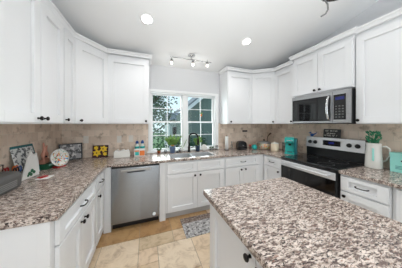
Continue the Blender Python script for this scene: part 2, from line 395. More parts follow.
# ------------------------------------------------------------------ cabinets (local: front faces -Y, x to the right, origin at left front bottom)
def shaker(x0, x1, z0, z1, y=0.0, t=.025, st=.072, rec=.018):
    mb = MB(); o = y - t
    if z1 - z0 < .2: st_z = .042
    else: st_z = st
    mb.box((x0, o, z0), (x0 + st, y - .001, z1)); mb.box((x1 - st, o, z0), (x1, y - .001, z1))
    mb.box((x0 + st, o, z0), (x1 - st, y - .001, z0 + st_z)); mb.box((x0 + st, o, z1 - st_z), (x1 - st, y - .001, z1))
    mb.box((x0 + st, o + rec, z0 + st_z), (x1 - st, y - .001, z1 - st_z))
    return mb
def add_knob(x, z, parent, y=-.025):
    mb = MB(); mb.M = Matrix.Translation((x, y, z)) @ Matrix.Rotation(R(90), 4, 'X')
    mb.lathe([(0, 0), (.009, 0), (.0065, .006), (.006, .014), (.015, .019), (.0175, .024), (.015, .030), (.006, .033), (0, .033)], seg=16)
    return mb.out('knob', 'bronze', parent)
def add_pull(x, z, parent, y=-.025, L=.10):
    mb = MB(); h = L / 2
    mb.tube([(x - h, y, z), (x - h, y - .016, z), (x - h * .82, y - .024, z - .002), (x - h * .4, y - .028, z - .004), (x + h * .4, y - .028, z - .004), (x + h * .82, y - .024, z - .002), (x + h, y - .016, z), (x + h, y, z)], [.0075, .006, .0055, .005, .005, .0055, .006, .0075], 8)
    return mb.out('handle', 'bronze', parent)

def door_part(root, x0, x1, z0, z1, kn=None, name='door'):
    d = shaker(x0, x1, z0, z1).out(name, 'white_paint', root, .0015)
    if kn: add_knob(kn[0], kn[1], d)
    return d
def drawer_part(root, x0, x1, z0, z1, pull=True):
    d = shaker(x0, x1, z0, z1).out('drawer', 'white_paint', root, .0015)
    if pull: add_pull((x0 + x1) / 2, (z0 + z1) / 2, d)
    return d
def base_cab(label, loc, rotz, wd, depth, doors, drawers, dz=(.70, .855), doorz=(.115, .685), group='white base cabinets', toe=True, full=False, hgt=.876):
    r = thing('base_cabinet', label, 'cabinet', loc, rotz, group)
    mb = MB(); mb.box((0, 0, .10), (wd, depth, hgt))
    if hgt < .8: mb.box((0, 0, hgt), (wd, .02, .876))
    mb.out('body', 'white_paint', r, .001)
    bx('toe_kick', (0, .05, 0), (wd, depth, .10), 'dark_kick', r)
    for (a, b, kx) in doors:
        door_part(r, a, b, doorz[0], doorz[1], (kx, doorz[1] - (.045)) if kx is not None else None)
    for q in drawers:
        drawer_part(r, q[0], q[1], dz[0], dz[1], q[2] if len(q) > 2 else True)
    return r
g = .003
TOPZ, CT = .914, .038
YW = .585   # body depth
# left run: faces +x
LX = -.53
r90 = R(90)
base_cab('white double-door base cabinet with one wide drawer, left end of counter by the viewer', (LX, 1.165, 0), r90, .755, abs(XL - LX) - .002,
         [(.012, .3765, .34), (.3795, .743, .416)], [(.012, .743)])
base_cab('narrow white base cabinet with single drawer, between left cabinet and dishwasher corner', (LX, 1.923, 0), r90, .345, abs(XL - LX) - .002,
         [(.01, .30, .05)], [(.01, .30)])
# end panel of the left run, facing the viewer
r = tag(bx('end_panel', (XL, 1.14, 0), (LX - .001, 1.163, .876), 'white_paint', None, .001), 'plain white end panel closing the left counter run at the bottom left', 'panel')
bx('panel_stile', (LX - .06, 1.132, 0), (LX, 1.1395, .875), 'white_paint', r, .001)
# back run: faces -y, face plane at FY
FY = 2.30; BD = YB - FY - .002
tag(bx('filler_panel', (LX + .001, FY, 0), (-.442, FY + .55, .876), 'white_paint', None, .001), 'narrow white filler strip left of the stainless dishwasher', 'panel')
tag(bx('filler_panel', (.187, FY, 0), (.275, FY + .55, .876), 'white_paint', None, .001), 'narrow white filler strip between dishwasher and sink cabinet', 'panel')
base_cab('white double-door sink cabinet with two blank drawer fronts under the window', (.277, FY, 0), 0, .99, BD,
         [(.02, .4935, .45), (.4965, .97, .54)], [(.02, .4935, False), (.4965, .97, False)], hgt=.69)
base_cab('white double-door base cabinet with one wide drawer, right of sink cabinet', (1.269, FY, 0), 0, .74, BD,
         [(.012, .3685, .325), (.3715, .728, .415)], [(.012, .728)])
tag(bx('filler_panel', (2.011, FY, 0), (2.129, FY + .55, .876), 'white_paint', None, .001), 'narrow white corner filler strip in the far right corner', 'panel')
# right run: faces -x, local x goes towards the viewer
RX = 2.13; rm = R(-90)
base_cab('small white base cabinet with drawer, left of the range in the far right corner', (RX, 2.298, 0), rm, .42, XR - RX - .014,
         [(.03, .41, .37)], [(.03, .41)])
base_cab('white base cabinet with drawer and small black knob, just right of the range', (RX, 1.082, 0), rm, .385, XR - RX - .014,
         [(.01, .375, .05)], [(.01, .375)])
base_cab('plain white cabinet side under right counter at the right edge of view', (RX + .012, .695, 0), rm, .80, XR - RX - .026,
         [(.03, .78, None)], [], doorz=(.115, .86))

# upper cabinets
UZ = 1.45
def upper(label, p0, p1, foot, ztop, doors, zb=UZ, group='white wall cabinets', doortop=None):
    """p0,p1: left and right front corners seen from the front; foot: world footprint polygon"""
    ang = math.atan2(p1[1] - p0[1], p1[0] - p0[0]); wd = math.hypot(p1[0] - p0[0], p1[1] - p0[1])
    r = thing('wall_cabinet', label, 'cabinet', (p0[0], p0[1], 0), ang, group)
    inv = Matrix.Rotation(-ang, 4, 'Z') @ Matrix.Translation((-p0[0], -p0[1], 0))
    pts = [tuple((inv @ Vector((a, b, 0)))[:2]) for a, b in foot]
    MB().prism(pts, zb, ztop).out('body', 'white_paint', r, .001)
    dt = doortop or ztop - .045
    for a, b, kx in doors:
        door_part(r, a * wd + .003 if a < 1 and a > 0 else a * wd + (.008 if a == 0 else 0), b * wd - (.003 if b < 1 else .008), zb + .012, dt, (kx * wd, zb + .045) if kx is not None else None)
    return r
UL, UB, UR, URM = -.815, 2.56, 2.405, 2.365
ZT = 2.49
upper('tall white double-door wall cabinet nearest the viewer on the left wall', (UL, 1.16), (UL, 1.927), [(UL, 1.16), (UL, 1.927), (XL + .001, 1.927), (XL + .001, 1.16)], ZT,
      [(0, .53, .485), (.53, 1, .585)])
upper('narrow white single-door wall cabinet on the left wall beside the corner', (UL, 1.93), (UL, 2.213), [(UL, 1.93), (UL, 2.213), (XL + .001, 2.213), (XL + .001, 1.93)], ZT,
      [(0, 1, .12)])
upper('white diagonal corner wall cabinet in the far left corner', (UL, 2.216), (-.538, UB), [(UL, 2.216), (-.538, UB), (-.538, YB - .001), (XL + .001, YB - .001), (XL + .001, 2.216)], ZT,
      [(0, 1, .13)])
upper('wide white single-door wall cabinet left of the window', (-.535, UB), (.045, UB), [(-.535, UB), (.045, UB), (.045, YB - .001), (-.535, YB - .001)], ZT,
      [(0, 1, .92)])
upper('white single-door wall cabinet right of the window', (1.482, UB), (2.06, UB), [(1.482, UB), (2.06, UB), (2.06, YB - .001), (1.482, YB - .001)], ZT,
      [(0, 1, .10)])
upper('white diagonal corner wall cabinet in the far right corner', (2.063, UB), (UR, 2.29), [(2.063, UB), (UR, 2.29), (XR - .001, 2.29), (XR - .001, YB - .001), (2.063, YB - .001)], ZT,
      [(0, 1, .90)])
upper('narrow white wall cabinet left of the microwave', (UR, 2.287), (UR, 1.863), [(UR, 2.287), (UR, 1.863), (XR - .001, 1.863), (XR - .001, 2.287)], ZT,
      [(0, 1, .90)])
ZT2 = 2.535
upper('short white double-door wall cabinet directly above the microwave', (URM, 1.86), (URM, 1.07), [(URM, 1.86), (URM, 1.07), (XR - .001, 1.07), (XR - .001, 1.86)], ZT2,
      [(0, .5, .455), (.5, 1, .545)], zb=1.90)
upper('large white wall cabinet right of the microwave at the right edge', (UR, 1.067), (UR, .42), [(UR, 1.067), (UR, .42), (XR - .001, .42), (XR - .001, 1.067)], ZT2,
      [(0, 1, .05)])

def crown(path, z0, label, side=1, rise=.055, out=.045):
    """mitred crown moulding swept along path (front face of cabinets), projecting to the room side"""
    prof = [(-.012, 0), (.020, 0), (.024, .012), (.034, .030), (out, .040), (out, rise), (-.012, rise)]
    mb = MB(); n = len(path); rings = []
    for i, p in enumerate(path):
        p = Vector(p); ns = []
        if i > 0: d = (p - Vector(path[i - 1])).normalized(); ns.append(Vector((d.y, -d.x)) * side)
        if i < n - 1: d = (Vector(path[i + 1]) - p).normalized(); ns.append(Vector((d.y, -d.x)) * side)
        nn = sum(ns, Vector((0, 0))).normalized(); k = 1 / max(.3, nn.dot(ns[0]))
        rings.append([mb.bm.verts.new((p.x + nn.x * o * k, p.y + nn.y * o * k, z0 + h)) for o, h in prof])
    for A, B in zip(rings, rings[1:]):
        for k in range(len(prof)): mb.bm.faces.new((A[k], A[(k + 1) % len(prof)], B[(k + 1) % len(prof)], B[k]))
    mb.bm.faces.new(rings[0]); mb.bm.faces.new(rings[-1][::-1])
    return tag(mb.out('crown_moulding', 'white_paint'), label, 'moulding')
crown([(UL - .02, 1.16), (UL - .02, 2.208), (-.549, UB - .02), (.047, UB - .02), (.047, 2.84)], ZT + .001, 'white crown moulding along tops of the wall cabinets left of the window')
crown([(1.480, 2.84), (1.480, UB - .02), (2.052, UB - .02), (UR - .02, 2.28), (UR - .02, 1.875)], ZT + .001, 'white crown moulding along tops of the corner cabinets right of the window')
crown([(UR, 1.863), (URM - .02, 1.863), (URM - .02, 1.068), (UR - .02, 1.068), (UR - .02, .42)], ZT2 + .001, 'white crown moulding stepping up above the microwave and right cabinet')

# ------------------------------------------------------------------ worktops
def cells(name, xs, ys, keep, z0, z1, m, bevel=.006):
    mb = MB(); vt = {}
    def V(i, j, k):
        q = (i, j, k)
        if q not in vt: vt[q] = mb.bm.verts.new((xs[i], ys[j], z1 if k else z0))
        return vt[q]
    K = lambda i, j: 0 <= i < len(xs) - 1 and 0 <= j < len(ys) - 1 and keep((xs[i] + xs[i + 1]) / 2, (ys[j] + ys[j + 1]) / 2)
    for i in range(len(xs) - 1):
        for j in range(len(ys) - 1):
            if not K(i, j): continue
            mb.bm.faces.new((V(i, j, 1), V(i + 1, j, 1), V(i + 1, j + 1, 1), V(i, j + 1, 1)))
            mb.bm.faces.new((V(i, j + 1, 0), V(i + 1, j + 1, 0), V(i + 1, j, 0), V(i, j, 0)))
            if not K(i, j - 1): mb.bm.faces.new((V(i, j, 0), V(i + 1, j, 0), V(i + 1, j, 1), V(i, j, 1)))
            if not K(i, j + 1): mb.bm.faces.new((V(i + 1, j + 1, 0), V(i, j + 1, 0), V(i, j + 1, 1), V(i + 1, j + 1, 1)))
            if not K(i - 1, j): mb.bm.faces.new((V(i, j + 1, 0), V(i, j, 0), V(i, j, 1), V(i, j + 1, 1)))
            if not K(i + 1, j): mb.bm.faces.new((V(i + 1, j, 0), V(i + 1, j + 1, 0), V(i + 1, j + 1, 1), V(i + 1, j, 1)))
    o = mb.out(name, m, None, bevel)
    return o
CLX, CBY, CRX = -.492, 2.268, 2.095
SX0, SX1, SY0, SY1 = .37, 1.13, 2.36, 2.74
zc0, zc1 = .877, TOPZ
def keepL(x, y):
    if SX0 < x < SX1 and SY0 < y < SY1: return False
    return y > CBY or x < CLX or x > CRX
ct = cells('worktop', [XL + .013, CLX, SX0, SX1, CRX, XR - .013], [1.125, 1.862, CBY, SY0, SY1, YB - .013],
           lambda x, y: keepL(x, y) and (y > 1.862 or x < CLX), zc0, zc1, 'granite')
tag(ct, 'long speckled granite worktop along left wall and under the window with sink cutout', 'worktop')
wt = bx('worktop', (CRX, -.12, zc0), (XR - .013, 1.086, zc1), 'granite', None, .006)
tag(wt, 'speckled granite worktop right of the range holding the white pitcher', 'worktop')

# island
IX0, IX1, IY0, IY1 = .435, 1.31, -1.0, 1.145
isl = thing('kitchen_island', 'white kitchen island body with shaker doors under the granite slab', 'island', (0, 0, 0))
bx('body', (IX0 + .045, IY0 + .04, .10), (IX1 - .035, IY1 - .04, .872), 'white_paint', isl, .002)
bx('toe_kick', (IX0 + .10, IY0 + .09, 0), (IX1 - .09, IY1 - .09, .10), 'dark_kick', isl)
for (a, b, kx) in ((1.03, .545, .575), (.54, .06, .50), (.05, -.43, -.40), (-.435, -.90, -.46)):
    dpt = MB(); R0 = Matrix.Translation((IX0 + .044, 0, 0)) @ Matrix.Rotation(rm, 4, 'Z')
    x0, x1 = -a, -b
    d = shaker(x0, x1, .125, .862).out('door', 'white_paint', isl, .0015); d.matrix_local = R0
    add_knob(-kx, .862 - .045 + .02, d)
o = bx('worktop', (IX0, IY0, .874), (IX1, IY1, TOPZ), 'granite', None, .007)
tag(o, 'large speckled granite slab on the island in the foreground', 'worktop')

# ------------------------------------------------------------------ sink + faucet
snk = thing('kitchen_sink', 'double stainless steel undermount sink below the window', 'sink', ((SX0 + SX1) / 2, (SY0 + SY1) / 2, .70))
cx, cy = (SX0 + SX1) / 2, (SY0 + SY1) / 2
for (a, b) in ((SX0 + .004, cx - .012), (cx + .012, SX1 - .004)):
    mb = MB(); t = .004; z0, z1 = .712, .905; y0, y1 = SY0 + .004, SY1 - .004
    mb.box((a, y0, z0), (b, y1, z0 + t)); mb.box((a, y0, z0), (a + t, y1, z1)); mb.box((b - t, y0, z0), (b, y1, z1)); mb.box((a, y0, z0), (b, y0 + t, z1)); mb.box((a, y1 - t, z0), (b, y1, z1))
    mb.M = Matrix.Identity(4)
    o = mb.out('basin', 'steel_sink', snk); o.location = (-cx, -cy, -.70)
    o2 = MB().cyl(((a + b) / 2, cy, z0 + t), .035, .003).out('drain', 'steel_dark', o)
o = bx('divider', (cx - .011, SY0 + .004, .75), (cx + .011, SY1 - .004, .895), 'steel_sink', snk, .003); o.location = (-cx, -cy, -.70)
fx, fy = .775, 2.79
fc = thing('kitchen_faucet', 'black gooseneck pull-down faucet standing behind the sink', 'faucet', (fx, fy, TOPZ))
MB().cyl((0, 0, 0), .028, .012).cyl((0, 0, .012), .024, .10, r2=.021).out('base', 'bronze', fc)
ang = R(-40); dxx, dyy = math.cos(ang), math.sin(ang); pts = [(0, 0, .10), (0, 0, .25)]
rr = .095
for k in range(0, 11):
    a = math.pi * (1 - k / 10); pts.append(((rr + rr * math.cos(a)) * dxx, (rr + rr * math.cos(a)) * dyy, .265 + rr * math.sin(a)))
pts.append((2 * rr * dxx, 2 * rr * dyy, .235))
MB().tube(pts, .0145, 10).out('neck', 'bronze', fc)
MB().tube([(2 * rr * dxx, 2 * rr * dyy, .235), (2 * rr * dxx, 2 * rr * dyy, .21), (2 * rr * dxx, 2 * rr * dyy, .15)], [.0165, .019, .021], 10).out('spray_head', 'bronze', fc)
MB().tube([(.02, 0, .07), (.055, -.01, .085), (.10, -.02, .10)], [.009, .008, .006], 8).out('lever', 'bronze', fc)
tag(MB().lathe([(0, 0), (.022, 0), (.022, .07), (.012, .085), (.008, .10), (0, .10)], (.60, 2.80, TOPZ), 14).tube([(.60, 2.80, TOPZ + .09), (.60, 2.80, TOPZ + .13), (.60, 2.75, TOPZ + .135)], .006, 8).out('soap_dispenser', 'chrome'), 'small chrome soap dispenser left of the black faucet', 'soap dispenser')

# ------------------------------------------------------------------ dishwasher
dw = thing('dishwasher', 'stainless steel dishwasher built in left of the sink cabinet', 'dishwasher', (-.44, FY, 0))
W = .625
bx('tub', (.006, 0, .10), (W - .006, .55, .872), 'black_plastic', dw)
bx('toe_kick', (.01, .06, 0), (W - .01, .5, .10), 'black_plastic', dw)
mb = MB()
def dwy(z): return -.028 - .006 * math.sin(math.pi * min(1, max(0, (z - .1) / .75)))
n_ = 16; pr_ = [(dwy(.105 + .745 * i / n_), .105 + .745 * i / n_) for i in range(n_ + 1)] + [(-.002, .85), (-.002, .105)]
mb.prism(pr_, .004, W - .004, plane='yz'); dd = mb.out('door', 'steel_brushed', dw, .002)
bx('control_strip', (.004, -.026, .852), (W - .004, -.001, .872), 'black_plastic', dw, .001)
mb = MB(); mb.box((.20, -.052, .786), (.425, -.028, .800)); mb.out('pocket_grip', 'black_plastic', dd, .003)
mb = MB(); mb.box((.12, -.0375, .80), (W - .12, -.030, .832)); mb.out('pocket_rim', 'steel', dd, .002)
mb = MB(); mb.M = Matrix.Translation((W - .075, -.0325, .155)) @ Matrix.Rotation(R(90), 4, 'X'); mb.cyl((0, 0, 0), .022, .003); mb.out('badge', 'trim_white', dd)

# ------------------------------------------------------------------ range (faces -x)
rg = thing('range', 'black glass-top electric range with stainless backguard and oven door', 'range', (2.10, 1.855, 0), rm)
W = .765
bx('body', (.002, .02, .06), (W - .002, .56, .895), 'black_plastic', rg, .002)
bx('toe_kick', (.02, .07, 0), (W - .02, .5, .06), 'black_plastic', rg)
ck = bx('cooktop', (0, -.03, .896), (W, .575, .922), 'dark_glass', rg, .005)
for (x, y, rad) in ((.20, .13, .10), (.56, .13, .085), (.20, .40, .075), (.56, .40, .10)): MB().lathe([(rad, 0), (rad + .003, 0), (rad + .003, .0006), (rad, .0006), (rad, 0)], (x, y, .922), 32).out('burner_ring', 'grey_plastic', ck)
od = bx('oven_door', (.006, -.03, .205), (W - .006, .018, .888), 'black_plastic', rg, .004)
bx('door_glass', (.012, -.036, .215), (W - .012, -.0305, .785), 'black_gloss', od, .002)
bx('door_trim', (.010, -.040, .79), (W - .010, -.0305, .875), 'steel_light', od, .003)
mb = MB(); mb.tube([(.06, -.085, .835), (W - .06, -.085, .835)], .013, 12); mb.box((.06, -.085, .826), (.085, -.04, .846)); mb.box((W - .085, -.085, .826), (W - .06, -.04, .846)); mb.out('handle', 'steel_light', od)
bx('storage_drawer', (.006, -.03, .065), (W - .006, .018, .198), 'steel_dark', rg, .004)
bgd = MB().prism([(.575, .922), (.575, 1.235), (.632, 1.235), (.652, .922)], .0, W, plane='yz').out('backguard', 'black_plastic', rg, .003)
MB().prism([(.553, 1.065), (.568, 1.235), (.5745, 1.235), (.5745, 1.065)], .004, W - .004, plane='yz').out('control_panel', 'steel_light', bgd, .003)
bx('display', (.27, .546, 1.115), (.50, .553, 1.195), 'black_gloss', bgd, .001).location.y = .006
bx('clock', (.355, .5475, 1.145), (.425, .551, 1.175), 'display', bgd)
for x in (.07, .155, .60, .69):
    mb = MB(); mb.M = Matrix.Translation((x, .560, 1.15)) @ Matrix.Rotation(R(90), 4, 'X'); mb.lathe([(0, 0), (.030, 0), (.030, .004), (.023, .006), (.020, .028), (0, .028)], seg=18); mb.box((-.004, -.022, .026), (.004, .022, .033)); mb.out('knob', 'black_plastic', bgd)

# ------------------------------------------------------------------ microwave (faces -x)
mw = thing('microwave', 'stainless over-the-range microwave with black window and curved handle', 'microwave', (2.325, 1.852, 0), rm)
W = .775; z0, z1 = 1.452, 1.885
bx('casing', (0, .02, z0), (W, .42, z1), 'black_plastic', mw, .003)
mb = MB(); xr = .575
fr = MB(); fr.box((0, -.012, z0 + .01), (W, .019, z1)); fp = fr.out('front', 'steel', mw, .006)
bx('vent_lip', (.06, -.024, z1 - .012), (W - .15, -.0125, z1 + .004), 'steel', fp, .002)
bx('window', (.035, -.0165, z0 + .055), (xr - .04, -.0125, z1 - .07), 'dark_glass', fp, .002)
bx('door_glass_border', (.015, -.0145, z0 + .038), (xr - .012, -.0125, z1 - .052), 'black_gloss', fp, .002)
bx('control_panel', (xr + .025, -.0155, z0 + .055), (W - .045, -.0125, z1 - .055), 'black_gloss', fp, .002)
bx('clock', (xr + .045, -.0165, z1 - .125), (W - .06, -.0156, z1 - .085), 'display', fp)
mb = MB()
for i in range(5):
    for j in range(3): bx('key', (xr + .045 + j * .035, -.0163, z0 + .08 + i * .035), (xr + .065 + j * .035, -.0156, z0 + .095 + i * .035), 'grey_plastic', fp)
bx('door_seam', (xr + .012, -.0132, z0 + .012), (xr + .015, -.0121, z1 - .002), 'black_plastic', fp)
pts = [(xr - .025, -.012 - .055 * math.sin(math.pi * k / 12) ** .6 if 0 < k < 12 else -.012, z0 + .045 + (z1 - z0 - .10) * k / 12) for k in range(13)]
MB().tube(pts, .014, 10).out('handle', 'chrome', fp)

# ------------------------------------------------------------------ ceiling lights
sl = math.atan(.25)
def on_ceiling(x, y): return Matrix.Translation((x, y, CZ(y))) @ Matrix.Rotation(-sl, 4, 'X')
for (x, y, lb) in ((.01, 1.995, 'round recessed ceiling light, glowing, left one near the top centre'), (1.503, 1.995, 'round recessed ceiling light, glowing, right one towards the microwave wall'),
                (.01, .45, 'unseen recessed light added for fill, above the walkway left of the island'), (1.503, .45, 'unseen recessed light added for fill, above the far side of the island'),  # last four fixtures are out of view, added for downward fill
                (.01, -1.2, 'unseen recessed light added for fill, behind the viewer on the left'), (1.503, -1.2, 'unseen recessed light added for fill, behind the viewer on the right')):
    t_ = thing('recessed_light', lb, 'ceiling light', (x, y, CZ(y)), 0, 'recessed ceiling lights'); t_.rotation_euler = (-sl if y > 0 else sl, 0, 0)
    MB().lathe([(.062, -.001), (.085, -.001), (.085, -.008), (.062, -.006), (.062, -.001)], (0, 0, 0), 28).out('trim_ring', 'trim_white', t_)
    MB().lathe([(0, -.004), (.0615, -.004), (.0615, -.0015), (0, -.0015)], (0, 0, 0), 28).out('lens', 'downlight_lens', t_)
    l_ = light('downlight', 'SPOT', (x, y, CZ(y) - .03), (0, 0, 0), 21, (1, .985, .965), spot_size=R(140), spot_blend=.8, shadow_soft_size=.06); l_.parent = None
tk = thing('track_light', 'wavy brushed-metal ceiling fixture with three small lit heads above the window', 'ceiling light', (.741, 2.50, CZ(2.50)), 0)
ta = R(0)
def tp(s_, dz): return Vector((s_, 0, dz))
MB().lathe([(0, 0), (.062, 0), (.060, -.018), (.030, -.028), (0, -.03)], (0, 0, .006), 20).out('canopy', 'chrome', tk)
pts = [(-.36 + .72 * k / 16, -.0, -.062 + .026 * math.sin(2 * math.pi * (k / 16)) - .02 * k / 16) for k in range(17)]
pts = [(p[0], -.07 * math.sin(math.pi * p[0] / .40), p[2]) for p in pts]
MB().tube(pts, .009, 8).tube([(0, 0, -.02), (0, 0, -.06)], .008, 8).out('rail', 'chrome', tk)
for x in (-.34, .02, .27):
    y = -.07 * math.sin(math.pi * x / .40)
    h = MB().tube([(x, y, -.06), (x, y, -.10)], .006, 8).lathe([(0, .0), (.018, 0), (.024, -.05), (.024, -.05), (.020, -.05), (0, -.045)], (x, y, -.095), 14).out('lamp_head', 'chrome', tk)
    MB().lathe([(0, 0), (.016, 0), (.019, -.014), (.013, -.032), (0, -.036)], (x, y, -.146), 14).out('bulb', 'bulb', h)
    light('track_bulb', 'POINT', (.741 + x, 2.50 + y, CZ(2.50) - .23), (0, 0, 0), .5, (1, .97, .92), shadow_soft_size=.03)
# pendant over the island: only its rim and a hanging wire are in view
pd = thing('pendant_light', 'chrome pendant fixture with loose wire at the top edge of view', 'pendant light', (.955, .475, 0))
MB().tube([(0, 0, 2.20), (0, 0, CZ(.48))], .008, 8).out('stem', 'chrome', pd)
MB().lathe([(0, .06), (.03, .06), (.07, .03), (.092, .0), (.095, -.004), (.090, -.004), (.06, .002), (0, .006)], (0, 0, 2.16), 28).out('shade', 'chrome', pd)
MB().tube([(-.080, .035, 2.158), (-.088, .037, 2.10), (-.070, .030, 2.072), (-.068, .030, 2.045), (-.080, .034, 2.022), (-.105, .040, 2.006)], .004, 6).out('wire', 'grey_plastic', pd)

# ------------------------------------------------------------------ outlets
def plate(x, z, lb, wall='b', m='outlet', w_=.07, h_=.115, nm='wall_outlet', cat='outlet'):
    if wall == 'b': t_ = thing(nm, lb, cat, (x, YB - .012, z), 0)
    bx('cover_plate', (-w_ / 2, -.006, -h_ / 2), (w_ / 2, 0, h_ / 2), m, t_, .002)
    if h_ > w_:
        bx('socket', (-.016, -.009, .012), (.016, -.0061, .042), m, t_, .002); bx('socket', (-.016, -.009, -.042), (.016, -.0061, -.012), m, t_, .002)
    return t_
plate(-.90, 1.20, 'pale wall outlet on the backsplash left of the flower picture')
plate(-.43, 1.19, 'pale wall outlet above the white napkin box')
plate(-.25, 1.195, 'pale wall switch plate above and left of the two bottles', nm='wall_switch', cat='switch')
o = plate(2.12, 1.29, 'small black horizontal plate on the backsplash above black toaster', m='black_plastic', w_=.13, h_=.035, nm='wall_bracket', cat='bracket')

# ------------------------------------------------------------------ things on the left worktop
T = TOPZ + .0005
def leaning(mb, base, lean, rotz): mb.M = Matrix.Translation(base) @ Matrix.Rotation(rotz, 4, 'Z') @ Matrix.Rotation(lean, 4, 'X'); return mb
# grey toaster
tt = thing('toaster', 'dark grey long toaster with silver ribs at the left edge', 'toaster', (-1.09, 1.53, T), 0)
pf = [(-.095, .005), (.085, .005), (.093, .03), (.098, .105), (.08, .135), (.03, .145), (-.03, .145), (-.08, .135), (-.095, .105)]
MB().prism(pf, -.24, .20, plane='xz').out('body', 'grey_plastic', tt, .008)
mb = MB()
for k in range(4): mb.box((.094, -.22, .030 + k * .014), (.1005, .14, .038 + k * .014))
mb.out('rib_trim', 'silver_plastic', tt)
bx('slot', (-.02, -.18, .1445), (.02, .14, .1465), 'black_plastic', tt)
MB().cyl((-.06, -.2, 0), .01, .006).cyl((.06, -.2, 0), .01, .006).cyl((-.06, .16, 0), .01, .006).cyl((.06, .16, 0), .01, .006).out('foot', 'black_plastic', tt)
# wire basket at extreme left
mb = MB()
for k in range(3): mb.tube([(-1.172 + .035 * math.cos(a), 1.765 + .035 * math.sin(a), T + .004 + k * .09) for a in [2 * math.pi * i / 16 for i in range(16)]], .003, 6, close=True)
for i in range(6):
    a = 2 * math.pi * i / 6; mb.tube([(-1.172 + .035 * math.cos(a), 1.765 + .035 * math.sin(a), T), (-1.172 + .035 * math.cos(a), 1.765 + .035 * math.sin(a), T + .185)], .0025, 6)
tag(mb.out('wire_holder', 'bronze'), 'black wire holder against the wall behind the grey toaster', 'holder')
# cup of scissors and tools
cp = tag(MB().lathe([(0, 0), (.034, 0), (.038, .095), (.034, .095), (.030, .004), (0, .004)], (-1.13, 1.86, T), 18).out('tool_cup', 'paper'), 'white cup behind the grey toaster holding colourful scissors', 'cup')
for i, (dx_, dy_, m_, nm_, tx) in enumerate(((-.012, -.012, 'red', 'scissors', 'red-handled scissors standing in the white cup'), (.012, .004, 'blue', 'scissors', 'blue-handled scissors standing in the white cup'), (-.004, .016, 'orange', 'scissors', 'orange-handled scissors standing in the white cup'), (.016, -.014, 'black_plastic', 'scissors', 'black-handled scissors standing in the white cup'))):
    r_ = thing(nm_, tx, 'scissors', (-1.13 + dx_, 1.86 + dy_, T + .008))
    MB().tube([(0, 0, 0), (dx_ * 1.2, dy_ * 1.2, .09)], [.002, .005], 6).out('blade', 'chrome', r_)
    for s_ in (-1, 1): MB().tube([(dx_ * 1.6 + .0, dy_ * 1.6 + s_ * .015 + .014 * math.cos(a), .115 + .024 * math.sin(a)) for a in [2 * math.pi * k / 12 for k in range(12)]], .005, 6, close=True).out('handle', m_, r_)
# teal folder with sheets leaning on left wall
fd = thing('folder', 'teal folder leaning upright on the left backsplash behind printed sheets', 'folder', (-1.135, 2.10, T), R(90))
leaning(MB(), (0, 0, 0), R(-13), 0).box((-.155, 0, 0), (.15, .006, .335)).out('cover', 'teal_dark', fd, .002)
leaning(MB(), (0, 0, 0), R(-13), 0).box((-.165, -.010, 0), (.115, -.001, .30)).out('printed_sheets', 'sheet_print', fd, .001)
# white bag / card with green clover pattern
cl = thing('gift_bag', 'white card with green clover print standing before the teal folder', 'card', (-1.095, 2.00, T), R(84))
MB().prism([(-.10, 0), (.10, .0), (.10, .09), (.072, .235), (.035, .22), (.01, .255), (-.03, .20), (-.075, .08)], -.012, .002, plane='xz').out('bag', 'paper', cl, .002)
mb = MB()
for (x, z, r_) in ((-.02, .045, .018), (.01, .065, .018), (.0, .03, .016), (.035, .045, .016), (-.035, .028, .012)):
    mb.M = Matrix.Translation((x, -.0125, z)) @ Matrix.Rotation(R(90), 4, 'X'); mb.cyl((0, 0, 0), r_, .0015, seg=12)
mb.out('clover', 'green_box', cl)
tag(MB().prism([(-.035, -.02), (.03, -.028), (.035, .02), (-.03, .026)], 0, .012).out('packet', ['red'], None, .002, loc=(-.97, 1.95, T), rotz=R(70)), 'small flat red packet lying at the foot of the clover card', 'packet')
tag(bx('envelope', (-1.0, 1.89, T), (-.90, 2.00, T + .003), 'paper'), 'small white envelope lying flat beside the red packet', 'envelope')
# coral figurine
fg = thing('figurine', 'coral pink upright ornament standing on the green box', 'ornament', (-1.145, 2.35, T + .0605))
MB().box((-.03, -.055, 0), (.02, .045, .055)).out('base', 'coral', fg, .006)
MB().tube([(0, -.03, .05), (0, -.045, .11), (0, -.015, .17), (0, -.035, .25)], [.016, .020, .016, .008], 8).tube([(0, .02, .05), (0, .035, .11), (0, .01, .15), (0, .035, .21)], [.014, .016, .012, .006], 8).out('body', 'coral', fg)
MB().lathe([(0, -.012), (.011, -.006), (.011, .006), (0, .012)], (.018, -.02, .085), 10).out('eye_spot', 'black_plastic', fg)
gb = thing('tea_box', 'dark green box with pale label under the coral ornament', 'box', (-1.13, 2.35, T), R(84))
MB().box((-.075, -.05, 0), (.075, .05, .06)).out('carton', 'green_box', gb, .003); bx('label', (-.05, -.0525, .035), (.055, -.0505, .058), 'mint', gb)
# decorative plate
pl = thing('decorative_plate', 'round white plate with colourful print standing on edge by the wall', 'plate', (-1.02, 2.37, T + .115), R(62))
mb = MB(); mb.M = Matrix.Rotation(R(90 - 12), 4, 'X'); mb.lathe([(0, .004), (.06, .004), (.085, .014), (.10, .018), (.102, .015), (.086, .009), (.06, -.002), (0, -.002)], seg=32); mb.M = Matrix.Scale(1.04, 4) @ mb.M; mb.out('dish', 'plate_print', pl)
mb = MB(); mb.M = Matrix.Scale(1.04, 4) @ Matrix.Rotation(R(90 - 12), 4, 'X'); mb.lathe([(.098, .0185), (.104, .0185), (.104, .014), (.098, .014), (.098, .0185)], seg=32); mb.out('rim', 'paper', pl)
bx('stand_foot', (-.05, -.035, -.115), (.05, .035, -.102), 'red', pl, .002)
